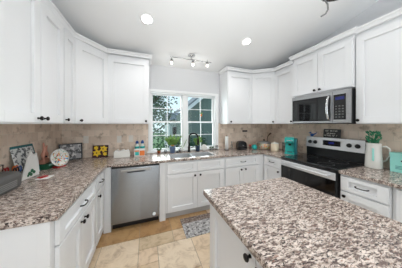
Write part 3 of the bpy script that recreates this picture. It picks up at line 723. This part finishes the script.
# framed photo in the corner, leaning
pf_ = thing('picture_frame', 'black picture frame with grey photo leaning in the far left corner', 'picture frame', (-1.045, 2.755, T), R(26))
mb = leaning(MB(), (0, 0, 0), R(-10), 0)
w_, h_, b_ = .135, .245, .018
mb.box((-w_, -.012, 0), (w_, .004, b_)); mb.box((-w_, -.012, h_ - b_), (w_, .004, h_)); mb.box((-w_, -.012, b_), (-w_ + b_, .004, h_ - b_)); mb.box((w_ - b_, -.012, b_), (w_, .004, h_ - b_)); mb.out('frame', 'black_plastic', pf_, .002)
leaning(MB(), (0, 0, 0), R(-10), 0).box((-w_ + b_, -.004, b_), (w_ - b_, .002, h_ - b_)).out('photo', 'photo_print', pf_)
# flower picture
fp_ = thing('flower_picture', 'small dark canvas of yellow flowers standing on back worktop', 'picture', (-.69, 2.80, T), 0)
lm = lambda: leaning(MB(), (0, 0, 0), R(-10), 0)
lm().box((-.108, 0, 0), (.108, .016, .195)).out('canvas', 'maroon', fp_, .002)
mb = lm()
for (x, z, s_) in ((.045, .135, .062), (-.045, .075, .066), (.065, .055, .036), (-.06, .155, .038)):
    for k in range(6):
        a = 2 * math.pi * k / 6 + x * 9; c_, s2 = math.cos(a), math.sin(a)
        q = [(x, z), (x + s_ * .5 * c_ - s_ * .3 * s2, z + s_ * .5 * s2 + s_ * .3 * c_), (x + s_ * c_, z + s_ * s2), (x + s_ * .5 * c_ + s_ * .3 * s2, z + s_ * .5 * s2 - s_ * .3 * c_)]
        mb.bm.faces.new([mb.bm.verts.new(mb.M @ Vector((p[0], -.0015, min(.193, max(.002, p[1]))))) for p in q])
mb.out('petals', 'yellow', fp_)
mb = lm()
for (x, z) in ((.035, .135), (-.05, .075)): mb.lathe([(0, -.004), (.010, -.002), (.010, 0), (0, 0)], (x, 0, z), 10, 'y')
mb.out('flower_centre', 'maroon', fp_)
mb = lm()
for (x, z, d_) in ((-.01, .03, .5), (.075, .11, 2), (-.095, .03, 1), (0, .175, 2.6), (.09, .02, 1.2)):
    q = [(x, z), (x + .018, z + .01), (x + .028 * math.cos(d_), z + .028 * abs(math.sin(d_))), (x - .008, z + .015)]
    mb.bm.faces.new([mb.bm.verts.new(mb.M @ Vector((max(-.106, min(.106, p[0])), -.0012, min(.19, p[1])))) for p in q])
mb.out('leaves', 'leaf', fp_)
# white napkin holder
nh = thing('napkin_box', 'white box with scalloped rim holding napkins on back worktop', 'box', (-.365, 2.72, T), R(6))
mb = MB(); t_ = .005
mb.box((-.115, -.05, 0), (.115, .05, .006)); mb.box((-.115, -.05, 0), (-.11, .05, .10)); mb.box((.11, -.05, 0), (.115, .05, .10)); mb.box((-.115, -.05, 0), (.115, -.045, .10)); mb.box((-.115, .045, 0), (.115, .05, .10)); mb.out('box', 'ceramic', nh, .002)
mb = MB()
for k in range(7): mb.box((-.10 + k * .029, -.038, .008), (-.078 + k * .029, .038, .118 + .010 * math.sin(k * 2.1)))
mb.out('napkins', 'paper', nh, .004)
# bottles & carton
for (x, lb, dz) in ((-.145, 'teal-labelled bottle with dark blue cap, left of the pair behind the orange carton', 0), (-.06, 'teal-labelled bottle with dark blue cap, right of the pair behind the orange carton', .006)):
    b0 = thing('bottle', lb, 'bottle', (x, 2.80, T), 0, 'teal-labelled bottles')
    MB().lathe([(0, 0), (.036, 0), (.038, .02), (.038, .15), (.030, .175), (.014, .19), (.014, .20), (0, .20)], seg=18).out('flask', 'ceramic', b0)
    MB().lathe([(.0385, .11), (.0387, .11), (.0387, .155), (.0385, .155)], seg=18).out('label', 'teal', b0)
    MB().lathe([(0, .20), (.022, .20), (.028, .205), (.020, .235 + dz), (.008, .25 + dz), (0, .25 + dz)], seg=12).out('cap', 'blue', b0)
ob = thing('snack_carton', 'white carton with orange and teal panels in front of two bottles', 'carton', (-.10, 2.715, T), 0)
MB().box((-.085, -.035, 0), (.085, .035, .122)).out('carton', 'ceramic', ob, .002)
bx('orange_panel', (.0, -.0365, .012), (.078, -.0355, .095), 'orange', ob); bx('teal_panel', (-.07, -.0365, .018), (-.012, -.0355, .075), 'teal', ob); bx('orange_band', (-.078, -.0365, .08), (-.008, -.0355, .10), 'orange', ob)

# ------------------------------------------------------------------ around the window
def pot_plant(name, label, loc, r0, r1, h, pm, leaves, n, L, W_, spread, flowers=None, upright=.6):
    t_ = thing(name, label, 'plant', loc)
    MB().lathe([(0, 0), (r0, 0), (r1, h), (r1 + .003, h), (r1 + .003, h - .01), (r1 - .004, h - .006), (r0 - .003, .005), (0, .005)], seg=18).out('pot', pm, t_)
    MB().lathe([(0, h - .014), (r1 - .004, h - .014), (r1 - .004, h - .018), (0, h - .018)], seg=14).out('soil', 'brown', t_)
    mb = MB()
    for i in range(n):
        a = random.uniform(0, 2 * math.pi); ln = L * random.uniform(.5, 1); d = Vector((math.cos(a) * spread, math.sin(a) * spread * .6, upright + random.random() * .5)).normalized()
        p0 = Vector((0, 0, h - .015)); p1 = p0 + d * ln
        mb.tube([p0, p0 + (p1 - p0) * .5 + Vector((0, 0, .01)), p1], .0012, 4)
        for k in range(4):
            q = p0 + (p1 - p0) * (.35 + .2 * k); mb.leaf(q, d + Vector((random.uniform(-1, 1), random.uniform(-1, 1), random.uniform(-.3, .6))), W_ * 2.0, W_)
    mb.out('leaves', leaves, t_, normals=False)
    if flowers:
        mb = MB()
        for i in range(5):
            a = 2 * math.pi * i / 5; mb.lathe([(0, -.008), (.010, -.002), (.010, .004), (0, .008)], (.022 * math.cos(a), -.018 + .012 * math.sin(a), h + .014 + .012 * (i % 2)), 8)
        mb.out('flowers', flowers, t_)
    return t_
ZS = WZ0 + .003
pot_plant('potted_plant', 'blue and white patterned pot with leafy plant and orange blooms on sill', (.46, 2.80, T), .042, .055, .12, 'blue_pot', 'leaf_light', 46, .22, .034, .65, 'orange')
pot_plant('potted_plant', 'dark blue pot with yellow-green plant just right of the faucet', (.955, 2.80, T), .038, .050, .11, 'navy_pot', 'leaf_light', 30, .17, .03, .45)
pot_plant('succulent', 'tiny leafy plant in a low pot at the left end of the sill', (.22, 2.85, T), .024, .03, .045, 'terracotta', 'leaf', 14, .06, .016, .7)
j_ = thing('storage_jar', 'small clear jar with dark lid near the left window casing', 'jar', (.335, 2.80, T))
MB().lathe([(0, 0), (.026, 0), (.028, .05), (.022, .058), (.020, .058), (.025, .05), (.023, .004), (0, .004)], seg=16).out('glass', 'clear_glass', j_); MB().cyl((0, 0, .058), .024, .012).out('lid', 'bronze', j_)
# V-shaped sprouts in vase
v_ = thing('bud_vase', 'small vase with two tall green sprouts left of the faucet', 'vase', (.665, 2.86, T))
MB().lathe([(0, 0), (.018, 0), (.022, .03), (.010, .07), (.012, .08), (.009, .08), (.007, .07), (.018, .03), (0, .004)], seg=14).out('vase', 'ceramic', v_)
mb = MB()
for s_ in (-1, 1):
    mb.tube([(0, 0, .06), (s_ * .03, 0, .11), (s_ * .06, -.005, .20)], [.003, .004, .003], 6)
    for k in range(5): mb.leaf((s_ * (.02 + .01 * k), 0, .10 + k * .022), (s_ * .5, 0, 1), .06, .016)
mb.out('sprouts', 'leaf_light', v_, normals=False)
# tall plant right of left sash
# right side: white round dish, small glass items
wd_ = thing('white_bowl', 'round white scalloped dish standing upright right of the blue pot', 'dish', (1.10, 2.83, T + .062), 0)
mb = MB(); mb.M = Matrix.Rotation(R(80), 4, 'X'); mb.lathe([(0, .0), (.035, 0), (.060, .012), (.062, .009), (.037, -.004), (0, -.004)], seg=24); mb.out('dish', 'ceramic', wd_)
sg = thing('small_planter', 'low glass planter with dark green sprigs near the right casing', 'planter', (1.255, 2.80, T), 0)
MB().lathe([(0, 0), (.045, 0), (.05, .06), (.046, .06), (.042, .005), (0, .005)], seg=18).out('pot', 'clear_glass', sg)
mb = MB()
for i in range(26):
    a = random.uniform(0, 6.28); mb.leaf((.03 * math.cos(a), .02 * math.sin(a), .03 + random.random() * .03), (math.cos(a), math.sin(a), 1.2), .04, .018)
mb.out('sprigs', 'leaf', sg, normals=False)
jr = thing('drinking_glass', 'short clear glass beside the right window casing', 'glass', (1.36, 2.79, T))
MB().lathe([(0, 0), (.026, 0), (.032, .10), (.030, .10), (.024, .006), (0, .006)], seg=18).out('tumbler', 'clear_glass', jr)
# dark scrubber by the sink
tag(MB().lathe([(0, .03), (.012, .028), (.03, .012), (.034, .0), (0, .0)], (.545, 2.785, T), 14).out('dish_scrubber', 'black_plastic'), 'small dark dish scrubber beside the sink left of the faucet', 'scrubber')
# suncatcher
sc_ = thing('suncatcher', 'little amber suncatcher hanging before the right upper pane', 'ornament', (1.06, 2.885, 1.63))
MB().tube([(0, 0, .02), (0, .0, .375)], .001, 4).out('string', 'trim_white', sc_)
MB().lathe([(0, -.03), (.018, -.015), (.022, 0), (.012, .018), (0, .025)], seg=8).out('pendant', 'orange', sc_)
mb = MB()
for k in range(6): mb.leaf((0, 0, .02), (math.cos(k), .1, .6 + .5 * math.sin(k * 2)), .05, .02)
mb.out('leaf_charm', 'leaf_light', sc_, normals=False)

# ------------------------------------------------------------------ right corner of worktop
pt = thing('paper_towel', 'white paper towel roll standing upright right of the window', 'paper towel', (1.56, 2.72, T))
MB().cyl((0, 0, 0), .05, .01).tube([(0, 0, .005), (0, 0, .305)], .006, 8).out('holder', 'bronze', pt)
MB().lathe([(.010, .012), (.034, .012), (.034, .28), (.010, .28), (.010, .012)], seg=22).out('roll', 'paper', pt)
b2 = thing('spray_bottle', 'slim clear soap bottle between paper towel and black toaster', 'bottle', (1.66, 2.69, T))
MB().lathe([(0, 0), (.024, 0), (.024, .10), (.010, .13), (.010, .15), (0, .15)], seg=14).out('flask', 'clear_glass', b2); MB().cyl((0, 0, .15), .012, .025).out('cap', 'silver_plastic', b2)
bt = thing('black_toaster', 'black rounded toaster in front of the far right backsplash', 'toaster', (1.875, 2.66, T), R(-12))
MB().prism([(-.09, .006), (.09, .006), (.095, .04), (.092, .13), (.07, .165), (.03, .18), (-.03, .18), (-.07, .165), (-.092, .13), (-.095, .04)], -.07, .07, plane='xz').out('body', 'black_gloss', bt, .012)
bx('slot', (-.06, -.03, .1795), (.06, -.012, .1815), 'grey_plastic', bt); bx('slot', (-.06, .012, .1795), (.06, .03, .1815), 'grey_plastic', bt); bx('lever', (-.01, -.09, .09), (.012, -.068, .105), 'chrome', bt, .002)
bx('base', (-.085, -.065, 0), (.085, .065, .006), 'black_plastic', bt)
rc = thing('red_jar', 'small brown jar with red lid right of the black toaster', 'jar', (2.10, 2.66, T)); MB().cyl((0, 0, 0), .024, .075).out('jar', 'brown', rc); MB().cyl((0, 0, .075), .025, .02).out('lid', 'red', rc)
tj = thing('teal_jar', 'small round teal ceramic pot left of the floral crock', 'pot', (2.15, 2.59, T)); MB().lathe([(0, 0), (.035, 0), (.055, .03), (.056, .06), (.042, .09), (.044, .097), (.038, .097), (.036, .09), (.05, .06), (0, .006)], seg=20).out('pot', 'teal', tj)
ck_ = thing('floral_crock', 'round lidded crock with yellow flower pattern and side handles', 'crock', (2.36, 2.54, T))
MB().lathe([(0, 0), (.10, 0), (.125, .03), (.135, .10), (.132, .135), (.126, .135), (.12, .1), (.11, .02), (0, .008)], seg=28).out('pot', 'floral_crock', ck_)
MB().lathe([(.134, .128), (.14, .132), (.14, .142), (.10, .165), (.04, .178), (0, .18)], seg=28).out('lid', 'silver_plastic', ck_)
MB().lathe([(0, 0), (.012, 0), (.02, .02), (.012, .032), (0, .034)], (0, 0, .179), 12).out('lid_knob', 'bronze', ck_)
for s_ in (-1, 1): MB().tube([(s_ * .13, -.025, .115), (s_ * .16, -.025, .12), (s_ * .16, .025, .12), (s_ * .13, .025, .115)], .007, 8).out('handle', 'brown', ck_)
tag(MB().tube([(2.56, 2.66, T), (2.56, 2.66, T + .20), (2.575, 2.66, T + .25), (2.60, 2.64, T + .30), (2.63, 2.62, T + .33)], [.014, .006, .006, .012, .018], 8).cyl((2.56, 2.66, T), .03, .008).out('ladle_rest', 'brown'), 'dark wooden spoon upright behind the floral crock', 'spoon')
cn = thing('canister', 'cream ceramic canister with lid between crock and glass canister', 'canister', (2.38, 2.275, T)); MB().lathe([(0, 0), (.07, 0), (.073, .01), (.073, .15), (.068, .15), (0, .15)], seg=24).out('body', 'cream', cn); MB().lathe([(.0, .151), (.072, .151), (.072, .162), (.03, .17), (.012, .172), (.012, .185), (0, .188)], seg=24).out('lid', 'ceramic', cn)
gc = thing('glass_canister', 'tall clear glass canister left of the teal coffee maker', 'canister', (2.54, 2.18, T)); MB().lathe([(0, 0), (.05, 0), (.052, .17), (.048, .17), (.046, .006), (0, .006)], seg=20).out('jar', 'clear_glass', gc); MB().lathe([(0, .006), (.045, .006), (.045, .08), (0, .08)], seg=16).out('contents', 'ceramic', gc); MB().lathe([(0, .171), (.05, .171), (.05, .185), (.012, .19), (.014, .21), (0, .212)], seg=18).out('lid', 'silver_plastic', gc)
# teal coffee maker
km = thing('coffee_maker', 'teal single-serve coffee maker standing left of the range', 'coffee maker', (2.50, 2.0, T), R(-58))
mb = MB(); mb.prism([(-.14, .0), (.06, 0), (.06, .28), (-.04, .30), (-.14, .285), (-.15, .21), (-.06, .185), (-.06, .035), (-.14, .035)], -.10, .045, plane='yz'); mb.out('body', 'teal', km, .006)
bx('water_tank', (.047, -.13, .005), (.085, .06, .275), 'teal_dark', km, .006)
bx('drip_tray', (-.06, -.138, .0355), (.02, -.07, .042), 'black_plastic', km, .002)
MB().tube([(-.065, -.15, .215), (-.065, -.165, .245), (.025, -.165, .245), (.025, -.15, .215)], .006, 8).out('handle', 'chrome', km)
MB().cyl((-.02, -.105, .155), .022, .03).out('nozzle', 'black_plastic', km)
# on the backguard
bb = thing('bird_ornament', 'tiny blue bird ornament perched on the range backguard', 'ornament', (2.685, 1.77, 1.2355), R(200))
MB().lathe([(0, 0), (.014, .002), (.028, .022), (.026, .04), (.012, .052), (0, .054)], seg=12).out('body', 'blue', bb)
MB().lathe([(0, -.016), (.013, -.008), (.016, 0), (.012, .010), (0, .016)], (.0, -.024, .064), 10).tube([(0, -.036, .064), (0, -.052, .062)], [.005, .001], 6).out('head', 'blue', bb)
MB().tube([(0, .02, .034), (0, .05, .055), (0, .07, .072)], [.012, .009, .003], 6).out('tail', 'blue', bb)
sg_ = thing('kitchen_sign', 'small black sign with three rows of white lettering above range', 'sign', (2.705, 1.61, 1.2355), rm)
leaning(MB(), (0, 0, 0), R(-5), 0).box((0, 0, 0), (.23, .018, .135)).out('board', 'black_plastic', sg_, .002)
mb = leaning(MB(), (0, 0, 0), R(-5), 0); random.seed(3)
for (z, x0, x1, h_) in ((.095, .03, .215, .022), (.06, .05, .20, .014), (.022, .02, .215, .024)):
    x = x0
    while x < x1:
        k = random.choice((0, 1, 2, 3)); w_ = h_ * .55
        if k == 3 and x > x0 + .02: x += h_ * .5; continue
        mb.box((x, -.001, z), (x + .0035, -.0003, z + h_))
        if k != 1: mb.box((x, -.001, z + h_ - .0035), (x + w_, -.0003, z + h_))
        if k != 2: mb.box((x + w_ - .0035, -.001, z), (x + w_, -.0003, z + h_))
        if k == 0: mb.box((x, -.001, z + h_ * .45), (x + w_, -.0003, z + h_ * .45 + .0035))
        x += w_ + h_ * .25
mb.out('lettering', 'letter_white', sg_)
random.seed(11)

# ------------------------------------------------------------------ right worktop
pc = thing('pitcher', 'tall white ceramic pitcher with mint drip holding green herbs', 'pitcher', (2.62, 1.0, T), R(-50))
MB().lathe([(0, 0), (.070, 0), (.076, .01), (.072, .13), (.064, .27), (.068, .305), (.063, .305), (.059, .27), (.067, .13), (.07, .012), (0, .008)], seg=28).out('body', 'ceramic', pc)
MB().tube([(.062, 0, .255), (.10, 0, .27), (.132, 0, .24), (.134, 0, .17), (.105, 0, .10), (.070, 0, .08)], [.010, .010, .010, .010, .010, .010], 10).out('handle', 'ceramic', pc)
MB().prism([(-.010, .10), (.0, .09), (.010, .10), (.008, .24), (-.008, .25)], -.080, -.0755, plane='xz').out('mint_tag', 'mint', pc, .002).location = (-.03, .004, 0)
mb = MB()
for i in range(120):
    a = random.uniform(0, 6.28); q = random.random(); rd = .05 * math.sqrt(random.random())
    mb.leaf((rd * math.cos(a) * 1.1, rd * math.sin(a), .28 + .14 * q), (math.cos(a) * .6, math.sin(a) * .6, 1), .045, .020)
for i in range(8):
    a = i * .8; mb.tube([(.02 * math.cos(a), .02 * math.sin(a), .02), (.045 * math.cos(a), .045 * math.sin(a), .34)], .003, 5)
herb = mb.out('herbs', 'leaf_mint', None, normals=False, loc=(2.62, 1.0, T + .002)); herb.name = 'herb_bunch'; tag(herb, 'bunch of green herbs standing in the white pitcher', 'herbs')
tn = thing('mint_tin', 'mint green box with a dark oval emblem right of the pitcher', 'tin', (2.665, .785, T), R(-84))
MB().box((-.085, -.06, 0), (.18, .06, .205)).out('tin', 'mint', tn, .006)
bx('lid', (-.087, -.062, .185), (.182, .062, .215), 'mint', tn, .003)
mb = MB(); mb.M = Matrix.Translation((.03, -.061, .13)) @ Matrix.Rotation(R(90), 4, 'X') @ Matrix.Diagonal((1.7, .7, 1, 1)); mb.cyl((0, 0, 0), .022, .0015, seg=24); mb.out('emblem', 'maroon', tn)
for k in range(3): bx('lettering_line', (-.045, -.0616, .04 + k * .014), (.11, -.0605, .045 + k * .014), 'teal_dark', tn)

# ------------------------------------------------------------------ floor mat
mt = thing('floor_mat', 'grey patterned kitchen mat on the floor before the sink', 'mat', (.48, 1.84, .0005))
bx('mat', (0, 0, 0), (.92, .40, .008), 'rug_print', mt, .003)
bx('mat_brown_strip', (0, .28, .0085), (.92, .40, .0092), 'rug_brown', mt)  # browner strip along the far edge of the mat

# ------------------------------------------------------------------ outside
struct(bx('ground', (-14, YB + .3, -.35), (18, 30, -.25), 'grass'))
def tree(label, loc, h, cr, leafm, n, seed, trunk_r=.09, cz=None, sz=.11):
    random.seed(seed); t_ = thing('tree', label, 'tree', loc)
    mb = MB(); mb.tube([(0, 0, 0), (.05, 0, h * .3), (-.03, .05, h * .55), (.02, 0, h * .8)], [trunk_r, trunk_r * .8, trunk_r * .6, trunk_r * .3], 8)
    ends = []
    for i in range(9):
        a = i * 2.4; z = h * (.3 + .06 * i); e_ = Vector((cr * .75 * math.cos(a), cr * .75 * math.sin(a), z + cr * .5)); ends.append(e_)
        mb.tube([(0, 0, z), e_ * .5 + Vector((0, 0, z * .5)), e_], [trunk_r * .4, trunk_r * .25, .012], 6)
    mb.out('trunk', 'bark', t_)
    mb = MB(); cs = [e_ + Vector((random.uniform(-.3, .3), random.uniform(-.3, .3), random.uniform(-.3, .3))) * cr for e_ in ends] + [Vector((random.uniform(-.6, .6) * cr, random.uniform(-.6, .6) * cr, h * random.uniform(.45, 1))) for _ in range(8)]
    for i in range(n):
        c_ = random.choice(cs); v = Vector((random.gauss(0, 1), random.gauss(0, 1), random.gauss(0, .8))) * cr * .22
        mb.leaf(c_ + v, (random.uniform(-1, 1), random.uniform(-1, 1), random.uniform(-1, .4)), sz * random.uniform(.7, 1.3), sz * .6)
    mb.out('foliage', leafm, t_, normals=False)
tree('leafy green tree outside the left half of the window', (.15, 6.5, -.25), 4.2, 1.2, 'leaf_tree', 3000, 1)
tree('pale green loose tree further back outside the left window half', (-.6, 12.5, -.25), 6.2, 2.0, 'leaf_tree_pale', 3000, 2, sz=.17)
tree('bushy dark tree at the far left beyond the window', (-3.9, 8.6, -.25), 4.2, 1.5, 'leaf_tree', 2600, 4, sz=.15)
random.seed(5)
for (x, y, r_, lb) in ((.30, 4.8, .52, 'round green shrub low outside the left window half'), (1.42, 5.8, .40, 'wide green shrub low outside beside the window centre'), (2.2, 6.1, .35, 'small shrub at the foot of the green-sided house')):
    mb = MB()
    for i in range(900):
        v = Vector((random.gauss(0, 1), random.gauss(0, 1), random.gauss(0, 1))).normalized() * random.uniform(.6, 1) * r_; mb.leaf(Vector((0, 0, r_ * 1.7)) + Vector((v.x, v.y, v.z * 1.7)), (random.uniform(-1, 1), random.uniform(-1, 1), random.uniform(-.5, 1)), .09, .05)
    sh = thing('shrub', lb, 'shrub', (x, y, -.25)); mb.out('foliage', 'leaf_tree', sh, normals=False); MB().tube([(0, 0, 0), (0, 0, r_ * 1.5)], [.04, .01], 6).out('stem', 'bark', sh)
# neighbouring green house with white gable trim
nb = thing('neighbour_house', 'grey-green sided house with white gable trim outside the right pane', 'house', (0, 0, -.25))
pk = (4.3, 4.35)
MB().prism([(1.72, 0), (6.9, 0), (6.9, 2.3), pk, (1.72, 2.2)], 7.0, 9.0, plane='xz').out('siding', 'siding_green', nb)
mb = MB()
for x in [1.80 + .22 * i for i in range(22)]:
    mb.box((x, 6.985, .0), (x + .02, 7.0, min(2.25 + (min(x, 8.6 - x) - 1.75) * .82, 4.2)))
mb.out('batten', 'siding_green', nb)
MB().prism([(1.62, 2.14), pk, (7.25, 1.92), (7.25, 2.10), (pk[0], pk[1] + .20), (1.62, 2.34)], 6.7, 6.9, plane='xz').out('gable_trim', 'house_white', nb)
MB().prism([(1.62, 2.34), (pk[0], pk[1] + .20), (7.25, 2.10), (7.25, 2.18), (pk[0], pk[1] + .28), (1.62, 2.42)], 6.68, 9.3, plane='xz').out('roof', 'roof_grey', nb)
gh = thing('white_house', 'small white house far behind the shrubs outside left pane', 'house', (0, 0, -.25))
bx('wall', (1.35, 9.4, 0), (4.4, 12, 1.95), 'house_white', gh); bx('window', (1.55, 9.37, 1.0), (1.95, 9.399, 1.5), 'dark_glass', gh)
MB().prism([(9.2, 1.95), (12.2, 1.95), (10.7, 2.5)], 1.2, 4.6, plane='yz').out('roof', 'roof_grey', gh)
